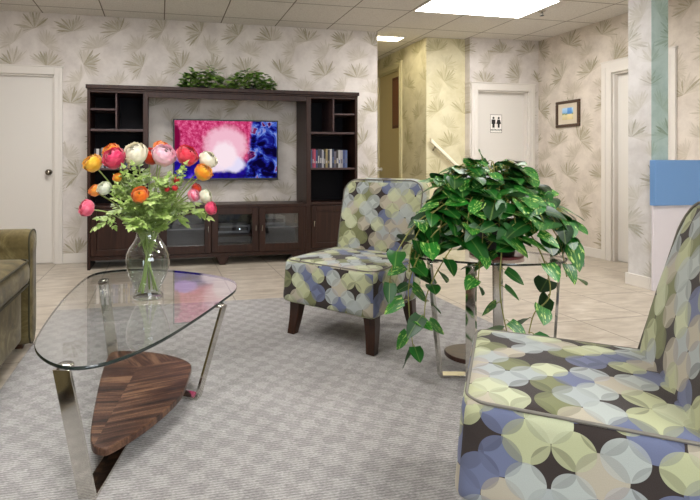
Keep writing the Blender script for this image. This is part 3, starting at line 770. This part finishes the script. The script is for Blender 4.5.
# ------------------------------------------------------------------ glass tables
def bent_leg(name, parent, top, bot, centre, w, reach, th=.012, cap=True):
    """flat chrome bar: slanting post, then a foot running towards the middle"""
    top, bot, c = Vector(top), Vector(bot), Vector(centre)
    rad = Vector((c.x-bot.x, c.y-bot.y, 0)).normalized(); side = Vector((-rad.y, rad.x, 0))*w/2
    e = bot+rad*reach
    m = MB()
    m.loft([[tuple(p-side), tuple(p+side), tuple(p+side+rad*th), tuple(p-side+rad*th)] for p in (top, bot)])
    z = Vector((0, 0, th))
    m.loft([[tuple(p-side), tuple(p+side), tuple(p+side+z), tuple(p-side+z)] for p in (bot+rad*th*.9, e)])
    o = m.build(name, M['chrome'], parent, bevel=.0012)
    return o
def glass_table(name, label, outline, gz, th, legs, shelf, sz, sth, centre, veneer_mat, lw, group=None):
    ox, oy = centre
    t = thing(name, label, 'table', (ox, oy, RUG))
    loc = lambda p: (p[0]-ox, p[1]-oy)
    out = [loc(p) for p in catmull([Vector((a, b, 0)) for a, b in outline], 8)]
    n = len(out); cx = sum(p[0] for p in out)/n; cy = sum(p[1] for p in out)/n
    m = MB(); zt = gz-RUG
    m.add([(x, y, zt) for x, y in out], [tuple(range(n))])
    top = m.build('glass_top', M['glass_top'], t, fix=False)
    sc = lambda k: [(cx+(x-cx)*k, cy+(y-cy)*k) for x, y in out]
    a, b = sc(1.0), sc(1.004)
    e = MB().loft([[(x, y, zt) for x, y in a], [(x, y, zt-th*.3) for x, y in b], [(x, y, zt-th*.7) for x, y in b], [(x, y, zt-th) for x, y in a]], cap=False)
    e.build('polished_edge', M['glass_edge'], top, smooth=True)
    for tp, bt, *fc in legs:
        fc = Vector((fc[0][0]-ox, fc[0][1]-oy, 0)) if fc else Vector((0, 0, 0))
        tp = (tp[0]-ox, tp[1]-oy, zt-th-.012); bt = (bt[0]-ox, bt[1]-oy, 0)
        r = math.hypot(bt[0]-fc.x, bt[1]-fc.y)
        lg = bent_leg('leg', t, tp, bt, fc, lw, r-.02 if r > .08 else r)
        d = Vector((-tp[0], -tp[1], 0)).normalized()*.012
        MB().lathe([(0, 0), (.026, 0), (.026, .009), (.022, .012), (0, .012)], 24, (tp[0]+d.x*2, tp[1]+d.y*2, zt-th-.012)).build('glass_mount', M['chrome'], lg, smooth=True)
    so = [p for p in catmull([Vector((a, b, 0)) for a, b in shelf], 8)]
    m = MB().prism([(p.x, p.y) for p in so], sz-sth, sz)
    s = m.build('lower_shelf', veneer_mat, t, bevel=.004)
    s.parent = None; s.parent = t; s.matrix_parent_inverse = Matrix.Translation((-ox, -oy, -RUG))
    MB().lathe([(0, .0121), (.06, .0121), (.06, sz-sth-RUG), (0, sz-sth-RUG)], 24, (.0, .0, 0)).build('shelf_support', M['chrome'], t, smooth=False)
    return t
coffee_out = [(-.30, 1.615), (-.18, 1.60), (-.033, 1.728), (.113, 1.948), (.272, 2.234), (.368, 2.44), (.365, 2.63), (.219, 2.812), (-.057, 2.985), (-.26, 2.99), (-.375, 2.88), (-.425, 2.50), (-.432, 2.024), (-.405, 1.78)]
glass_table('coffee_table', 'triangular glass coffee table with chrome legs and wood shelf, flower vase on top', coffee_out, .42, .012,
            [((-.298, 1.632), (-.217, 1.60)), ((.283, 2.222), (.167, 2.195), (-.04, 2.32)), ((-.305, 2.84), (-.235, 2.70))],
            [(-.225, 1.755), (-.190, 1.71), (-.150, 1.72), (-.035, 1.848), (.079, 2.04), (.128, 2.24), (.137, 2.36), (.055, 2.47), (-.07, 2.55), (-.215, 2.585), (-.248, 2.50), (-.253, 2.251), (-.242, 1.906)],
            .10, .026, (-.05, 2.22), M['veneer'], .055)
end_out = [(1.235, 2.20), (1.30, 2.13), (1.40, 2.055), (1.50, 1.995), (1.62, 1.965), (1.76, 1.965), (1.87, 2.01), (1.92, 2.09), (1.88, 2.22), (1.76, 2.34), (1.62, 2.40), (1.47, 2.39), (1.33, 2.33), (1.25, 2.27)]
EZ = .58
glass_table('end_table', 'glass side table with chrome legs between the two chairs, trailing plant on top', end_out, EZ, .010,
            [((1.265, 2.195), (1.318, 2.19)), ((1.886, 2.06), (1.852, 2.067), (1.66, 2.239)), ((1.718, 2.297), (1.705, 2.27)), ((1.388, 2.045), (1.392, 2.05))],
            [(1.365, 2.215), (1.37, 2.13), (1.45, 2.06), (1.58, 2.03), (1.70, 2.05), (1.76, 2.12), (1.72, 2.2), (1.62, 2.27), (1.5, 2.29), (1.41, 2.27)],
            .115, .022, (1.58, 2.13), M['shelfedge'], .05)

# ------------------------------------------------------------------ vase and flowers
VX, VY, VZ = -.054, 2.354, .42
t = thing('glass_vase', 'clear glass urn vase of water on the glass coffee table', 'vase', (VX, VY, VZ))
MB().lathe([(0, .004), (.060, .004), (.066, .0), (.070, .006), (.066, .014), (.057, .03), (.060, .045), (.074, .075), (.089, .11), (.098, .145), (.100, .172), (.096, .20), (.084, .228), (.066, .252), (.055, .272), (.051, .295), (.055, .325), (.066, .35), (.064, .35), (.053, .325)], 48).build('body', M['vase'], t, smooth=True)
MB().lathe([(0, .02), (.053, .02), (.055, .045), (.070, .077), (.084, .11), (.093, .145), (.095, .168), (0, .168)], 40).build('water', M['water'], t, smooth=True)

def petal(m, r, th0, ph, wth, hgt, cup):
    """a curved petal patch on a sphere of radius r; th0 polar angle of its base"""
    o = len(m.v); n = 4
    for i in range(n+1):
        v = i/n; th = th0*(1-v)+(th0-hgt)*v
        for j in range(n+1):
            u = j/n-.5; ww = wth*(1-.55*(2*v-1)**2 if v > .5 else .45+.55*v*2)
            a = ph+u*ww
            rr = r*(1+cup*v*v*.25+.05*math.cos(u*9))
            m.v.append((rr*math.sin(th)*math.cos(a), rr*math.sin(th)*math.sin(a), rr*math.cos(th)))
    for i in range(n):
        for j in range(n):
            k = o+i*(n+1)+j; m.f.append((k, k+1, k+n+2, k+n+1))
bloom_cache = {}
def petalmat(c1, c2):
    n = NT('petals_'+c1.strip('#')); g = n.n('ShaderNodeNewGeometry')
    o = n.sep(n.obj())
    col = n.mix(g.outputs['Random Per Island'], lin(c1), lin(c2))
    return n.bsdf(col, .55, spec=.3, sheen=.2)
def bloom(parent, r, c1, c2, seed, axis, pos, open_=1.0, heart='#6d7a2e'):
    rr = random.Random(seed); m = MB()
    ends = [1.42, 1.12, .86, .62, .40, .2]
    for L in range(6):
        k = 1.0-L*.085; cnt = (6, 7, 7, 6, 5, 4)[L]
        for q in range(cnt):
            th0 = 2.55-.1*L; e = ends[L]*(open_ if L < 3 else 1)+rr.uniform(-.08, .08)
            petal(m, r*k*(1+.04*rr.random()), th0, 2*PI*(q+.5*(L % 2))/cnt+rr.uniform(-.15, .15), 2*PI/cnt*1.7, th0-e, .55 if L < 2 else .15)
    key = (c1, c2)
    if key not in bloom_cache: bloom_cache[key] = petalmat(c1, c2)
    b = m.build('bloom', bloom_cache[key], parent, smooth=True, fix=False)
    b.location = pos; b.rotation_euler = Vector((0, 0, 1)).rotation_difference(Vector(axis)).to_euler()
    ct = MB().lathe([(0, -r*.2), (r*.22, -r*.1), (r*.26, r*.1), (r*.15, r*.32), (0, r*.38)], 14).build('centre', plain('flower_centre_'+str(seed), heart, .6), b, smooth=True)
    return b
Y1, Y2 = '#f0b429', '#f7c94a'; OR1, OR2 = '#ee7a1c', '#f59a2e'; HP1, HP2 = '#d92a5e', '#ef5f7f'; CW1, CW2 = '#efe8cf', '#f6f0dd'; RO1, RO2 = '#d93a1e', '#e8552a'; PP1, PP2 = '#f3b9c9', '#f8dadf'; CR1, CR2 = '#d8283f', '#ee5364'; WG1, WG2 = '#e3e8cf', '#eef0de'
FL = [  # dx, dy, z, radius, colours, label
    (-.247, .03, 1.035, .038, Y1, Y2, 'golden yellow ranunculus at the upper left of the bouquet'),
    (-.168, .06, 1.088, .036, OR1, Y1, 'orange ranunculus behind the hot pink bloom, upper left'),
    (-.150, .0, 1.058, .045, HP1, HP2, 'large hot pink ranunculus at the upper left of the bouquet'),
    (-.056, -.01, 1.076, .048, CW1, CW2, 'large cream ranunculus at the top left of the bouquet'),
    (.014, .04, 1.066, .036, RO1, RO2, 'red-orange ranunculus tucked behind the pale pink bloom'),
    (.066, .07, 1.100, .040, OR1, OR2, 'orange ranunculus highest at the top of the bouquet'),
    (.072, -.02, 1.071, .047, PP1, PP2, 'large pale pink ranunculus at the top of the bouquet'),
    (.178, -.02, 1.070, .044, CR1, CR2, 'coral red ranunculus in front of the television corner'),
    (.276, .0, 1.050, .038, CW1, CW2, 'cream ranunculus in front of the television, furthest right at the top'),
    (.250, -.05, .993, .036, Y1, OR2, 'yellow-orange ranunculus below the television edge'),
    (-.030, -.14, .897, .032, OR1, OR2, 'open orange ranunculus at the middle front of the bouquet'),
    (-.235, .02, .911, .025, OR2, '#e8a552', 'apricot ranunculus bud low on the left side'),
    (-.192, -.01, .922, .028, WG1, WG2, 'greenish white ranunculus low on the left side'),
    (-.270, .0, .833, .033, HP2, '#f07f95', 'pink tulip-shaped ranunculus drooping furthest left'),
    (.205, -.06, .888, .026, PP1, HP2, 'small pink ranunculus on the lower right side'),
    (.262, -.05, .883, .028, CW1, WG1, 'small cream white ranunculus on the lower right side'),
    (.222, .0, .918, .020, RO1, RO2, 'small red-orange ranunculus above the lower right pink bloom'),
    (.284, -.06, .828, .027, HP1, HP2, 'rose pink ranunculus drooping at the lower right'),
    (-.130, -.06, .970, .018, Y1, OR2, 'small orange-yellow bud below the large pink bloom'),
    (.128, -.06, .957, .014, CR1, RO1, 'small red bud right of centre, highest of the red buds'),
    (.084, -.10, .920, .012, CR1, RO1, 'tiny red bud right of centre, left of the red buds'),
    (.118, -.12, .925, .012, RO1, CR1, 'tiny red bud right of centre, lowest right of the red buds')]
for i, (dx, dy, z, r, c1, c2, lab) in enumerate(FL):
    t = thing('ranunculus', lab, 'flower', (VX, VY, VZ), group='ranunculus in the vase')
    tip = Vector((dx, dy, z-VZ))
    a = rnd.uniform(0, 2*PI)
    oa = math.atan2(dy-.02+.05*math.sin(a), dx+.02*math.cos(a))+PI; foot = Vector((.042*math.cos(oa), .04*math.sin(oa), .026)); neck = Vector((max(-.038, min(.038, dx*.22)), max(-.03, min(.03, dy*.3+rnd.uniform(-.015, .015))), .285))
    out = Vector((dx, dy-.06, 0)); out = out.normalized() if out.length > .01 else Vector((0, -1, 0))
    low = z < .9
    ax = (Vector((out.x*(1.1 if low else .55), out.y*.5-.55, .45 if low else .75))).normalized()
    if i == 10: ax = Vector((-.1, -.85, .45)).normalized()
    r *= 1.08
    b = tip-ax*r*.75
    mid = neck.lerp(b, .55)+Vector((0, 0, .03))
    path = catmull([foot, neck*.5+foot*.5, neck, mid, b], 5, closed=False)
    MB().tube(path, .0042 if r > .02 else .0028, 7, r1=.003 if r > .02 else .002).build('stem', M['stem'], t, smooth=True)
    bloom(t, r, c1, c2, 100+i, ax, tip, heart='#7c8a3a' if r > .03 else '#b8a23c')

def lobed(m, base, d, up, L, r):
    """a feathery leaf of small lobes along a short rib"""
    d = Vector(d).normalized(); side = d.cross(Vector(up)).normalized()
    for k in range(3):
        p = Vector(base)+d*(L*(.15+.27*k))
        for s in (-1, 1):
            leaf_into(m, p, d*.55+side*s*.9, up, L*.42*(1-.12*k), L*.26, .12, .25, False)
    leaf_into(m, Vector(base)+d*L*.7, d, up, L*.42, L*.3, .15, .25, False)
places = ['left front', 'left back', 'far left', 'middle front', 'middle back', 'right front', 'right back', 'far right']
SP = []
for i in range(22):
    a = -PI/2+(i/22)*2*PI; SP.append((a, rnd.uniform(.09, .19), rnd.uniform(.33, .56)))
for i, (a, rad, hz) in enumerate(SP):
    tx = math.cos(a)*rad*1.22+.012; ty = math.sin(a)*rad*.62-.03
    if hz > .44: tx *= .7
    hang = rad > .165
    t = thing('leafy_sprig', 'feathery pale green leaf sprig spilling from the bouquet over the vase rim', 'foliage', (VX, VY, VZ), group='leaf sprigs in the bouquet')
    foot = Vector((.045*math.cos(a+2.6), .04*math.sin(a+2.6), rnd.uniform(.2, .26))); neck = Vector((.034*math.cos(a), .03*math.sin(a), .29))
    tip = Vector((tx, ty, max(.36, hz-(.05 if hang else 0))))
    mid = neck.lerp(tip, .5)+Vector((0, 0, .07 if hang else .04))
    path = catmull([foot, neck, mid, tip], 6, closed=False)
    MB().tube(path, .0024, 6, r1=.0016).build('stem', M['stem'], t, smooth=True)
    m = newleaf(); n = len(path)
    for k in range(7, n):
        p = path[k]; tdir = (path[min(n-1, k+1)]-path[k-1]).normalized()
        for s in range(2):
            b = rnd.uniform(0, 2*PI)
            dv = tdir*.6+Vector((math.cos(b), math.sin(b)*.8-.3, rnd.uniform(-.5, .5)))
            lobed(m, p, dv, (rnd.uniform(-.3, .3), -.5, 1), rnd.uniform(.04, .07), 0)
    lobed(m, path[-1], path[-1]-path[-3], (0, -.4, 1), .085, 0)
    m.build('leaves', M['sprig'], t, smooth=True, fix=False)

# ------------------------------------------------------------------ pothos on the end table
PX, PY = 1.615, 2.17
t = thing('potted_pothos', 'bushy trailing pothos with variegated leaves in a dark pot on the glass side table', 'plant', (PX, PY, EZ))
MB().lathe([(0, 0), (.075, 0), (.082, .02), (.10, .16), (.104, .18), (.098, .18), (.09, .15), (0, .15)], 32).build('pot', M['pot'], t, smooth=True)
MB().lathe([(0, 0), (.12, 0), (.125, .012), (.118, .014), (.0765, .008)], 32).build('reflection_disc', M['red'], t, smooth=True)  # added disc standing in for the reddish reflection at the pot's foot
MB().lathe([(0, .1505), (.088, .1505), (.088, .158), (0, .165)], 24).build('soil', M['soil'], t, smooth=True)
fol = newleaf(); vin = MB()
pr = random.Random(21)
RT = Vector((.979, -.2036, 0)); FW = Vector((.2036, .979, 0))
def pleaf(p, d, L):
    up = Vector((pr.uniform(-.3, .3), pr.uniform(-.9, -.2), 1.0))
    leaf_into(fol, p, d, up, L, L*pr.uniform(.72, .9), pr.uniform(.05, .35), pr.uniform(.05, .25), True)
def stemleaves(path, sp, L0, first=.25):
    vin.tube(path, .0038, 6, r1=.0022); n = len(path)
    acc = 0; side = 1
    for k in range(int(n*first), n):
        acc += (path[k]-path[k-1]).length if k else 0
        if acc < sp and k != n-1: continue
        acc = 0; side = -side
        td = (path[min(n-1, k+1)]-path[max(0, k-1)]).normalized()
        lat = td.cross(Vector((0, 0, 1)));  lat = lat.normalized() if lat.length > .05 else Vector((1, 0, 0))
        d = td*.4+lat*side*.8+Vector((pr.uniform(-.5, .5), pr.uniform(-.6, .1), pr.uniform(-.5, .25)))
        pet = path[k]+d.normalized()*.025+Vector((0, 0, .01))
        vin.tube([path[k], (path[k]+pet)/2+Vector((0, 0, .006)), pet], .0018, 5)
        pleaf(pet, d, L0*pr.uniform(.75, 1.15))
root = Vector((0, 0, .16))
# arching stems of the crown
for i in range(58):
    a = i*2.39996; e = pr.uniform(.05, 1.0)
    R = .12+.20*math.sqrt(e)*pr.uniform(.75, 1.05)
    out = RT*math.cos(a)*R*1.05+FW*math.sin(a)*R*.55
    hgt = .13+.27*(1-e)*pr.uniform(.7, 1.0)+.06
    tip = Vector((out.x-.06*.98, out.y+.012, hgt*(1 if e < .6 else .8)))
    mid = Vector((tip.x*.45, tip.y*.45, max(hgt+.04, .27)))
    stemleaves(catmull([root+Vector((out.x*.1, out.y*.1, 0)), mid, tip], 8, closed=False), .042, .098, .3)
# trailing vines (world way-points)
def trail(pts, sp=.062, L=.10, first=.3):
    stemleaves(catmull([root]+[Vector((x-PX, y-PY, z-EZ)) for x, y, z in pts], 7, closed=False), sp, L, first)
trail([(1.45, 2.10, .80), (1.25, 2.10, .72), (1.14, 2.13, .52), (1.14, 2.15, .34), (1.17, 2.16, .14)])
trail([(1.40, 2.12, .86), (1.24, 2.12, .80), (1.16, 2.15, .66), (1.15, 2.17, .52)], .05)
trail([(1.38, 2.20, .84), (1.26, 2.20, .74), (1.20, 2.20, .60), (1.19, 2.2, .45)], .05)
trail([(1.42, 2.15, .84), (1.22, 2.16, .78), (1.09, 2.17, .62), (1.06, 2.19, .47)])
trail([(1.45, 2.04, .78), (1.30, 2.04, .66), (1.21, 2.10, .45), (1.20, 2.12, .30)])
trail([(1.55, 2.02, .75), (1.46, 1.93, .62), (1.45, 1.92, .45), (1.49, 1.93, .29)])
trail([(1.62, 2.00, .75), (1.66, 1.92, .62), (1.70, 1.92, .45), (1.63, 1.93, .37), (1.60, 1.93, .28)])
trail([(1.76, 2.08, .78), (1.84, 2.03, .68), (1.87, 2.01, .50)])
trail([(1.78, 2.14, .82), (1.87, 2.08, .74), (1.91, 2.05, .60)])
trail([(1.50, 2.0, .72), (1.38, 1.95, .62), (1.36, 1.95, .50)], .05, .075)
for i in range(15):
    a = PI*(1.02+.92*i/14); o = RT*math.cos(a)*.34+FW*math.sin(a)*.26
    trail([(PX-.03+o.x*.6, PY+o.y*.6, .88), (PX-.03+o.x*.9, PY+o.y, .80), (PX-.03+o.x*.98, PY+o.y*1.08, pr.uniform(.66, .74))], .045, .105, .3)
fol.build('foliage', M['pothos'], t, smooth=True, fix=False)
vin.build('vines', M['vine'], t, smooth=True)

# ------------------------------------------------------------------ sofa
t = thing('sofa', 'olive green velvet sofa at the left edge of the picture', 'sofa', (-1.10, 2.0, 0))
SX = -.70+1.10   # front plane in local x
def soft(x, y, z): return (x, y, z)
rbox(-.02, -.02, .225, .79, 1.86, .31, .03, 10).build('base', M['velvet'], t, smooth=True)
# far arm with a rolled top
arm = []
prof = [(-.055, .07), (-.055, .50), (-.065, .58), (-.055, .635), (-.01, .66), (.05, .66), (.085, .635), (.09, .58), (.075, .50), (.07, .07)]
pp = [(p.x, p.y) for p in catmull([Vector((a, b, 0)) for a, b in prof], 4)]
for nm, yc in (('arm', 1.02), ('arm', -1.02)):
    rings = []
    for x, s in ((-.5, 1), (.36, 1), (.392, .985), (.40, .94)):
        rings.append([(x, yc+y*s, .35+(z-.35)*s) for y, z in pp])
    a = MB().loft(rings).build(nm, M['velvet'], t, smooth=True)
    ring = [(.394, yc+y*.985, .35+(z-.35)*.985) for y, z in pp]
    MB().tube(ring, .005, 6, True).build('piping', M['pipingdark'], a, smooth=True)
for nm, yc in (('seat_cushion', .48), ('seat_cushion', -.47)):
    cu = rbox(.012, yc, .442, .80, .94, .15, .055, 12, lambda x, y, z, yc=yc: (x, y, z+(.02*max(0, 1-((y-yc)/.47)**2)*max(0, 1-(x/.4)**2) if z > .45 else 0))).build(nm, M['velvet'], t, smooth=True)
    for zz in (.507, .378):
        hx, hy, r = .392, .462, .06; ring = []
        for cxs, cys, a0 in ((1, 1, 0), (-1, 1, 90), (-1, -1, 180), (1, -1, 270)):
            for k in range(6):
                aa = math.radians(a0+k*18); ring.append((.012+cxs*(hx-r)+r*math.cos(aa), yc+cys*(hy-r)+r*math.sin(aa), zz))
        MB().tube(ring, .006, 6, True).build('piping', M['pipingdark'], cu, smooth=True)
rbox(-.42, 0, .50, .22, 1.9, .72, .08, 10).build('backrest', M['velvet'], t, smooth=True)
for x in (-.45, .33):
    for y in (-.98, 1.02):
        MB().loft([[(x-.03, y-.03, .08), (x+.03, y-.03, .08), (x+.03, y+.03, .08), (x-.03, y+.03, .08)], [(x-.02, y-.02, 0), (x+.02, y-.02, 0), (x+.02, y+.02, 0), (x-.02, y+.02, 0)]]).build('foot', M['legwood'], t, bevel=.003)
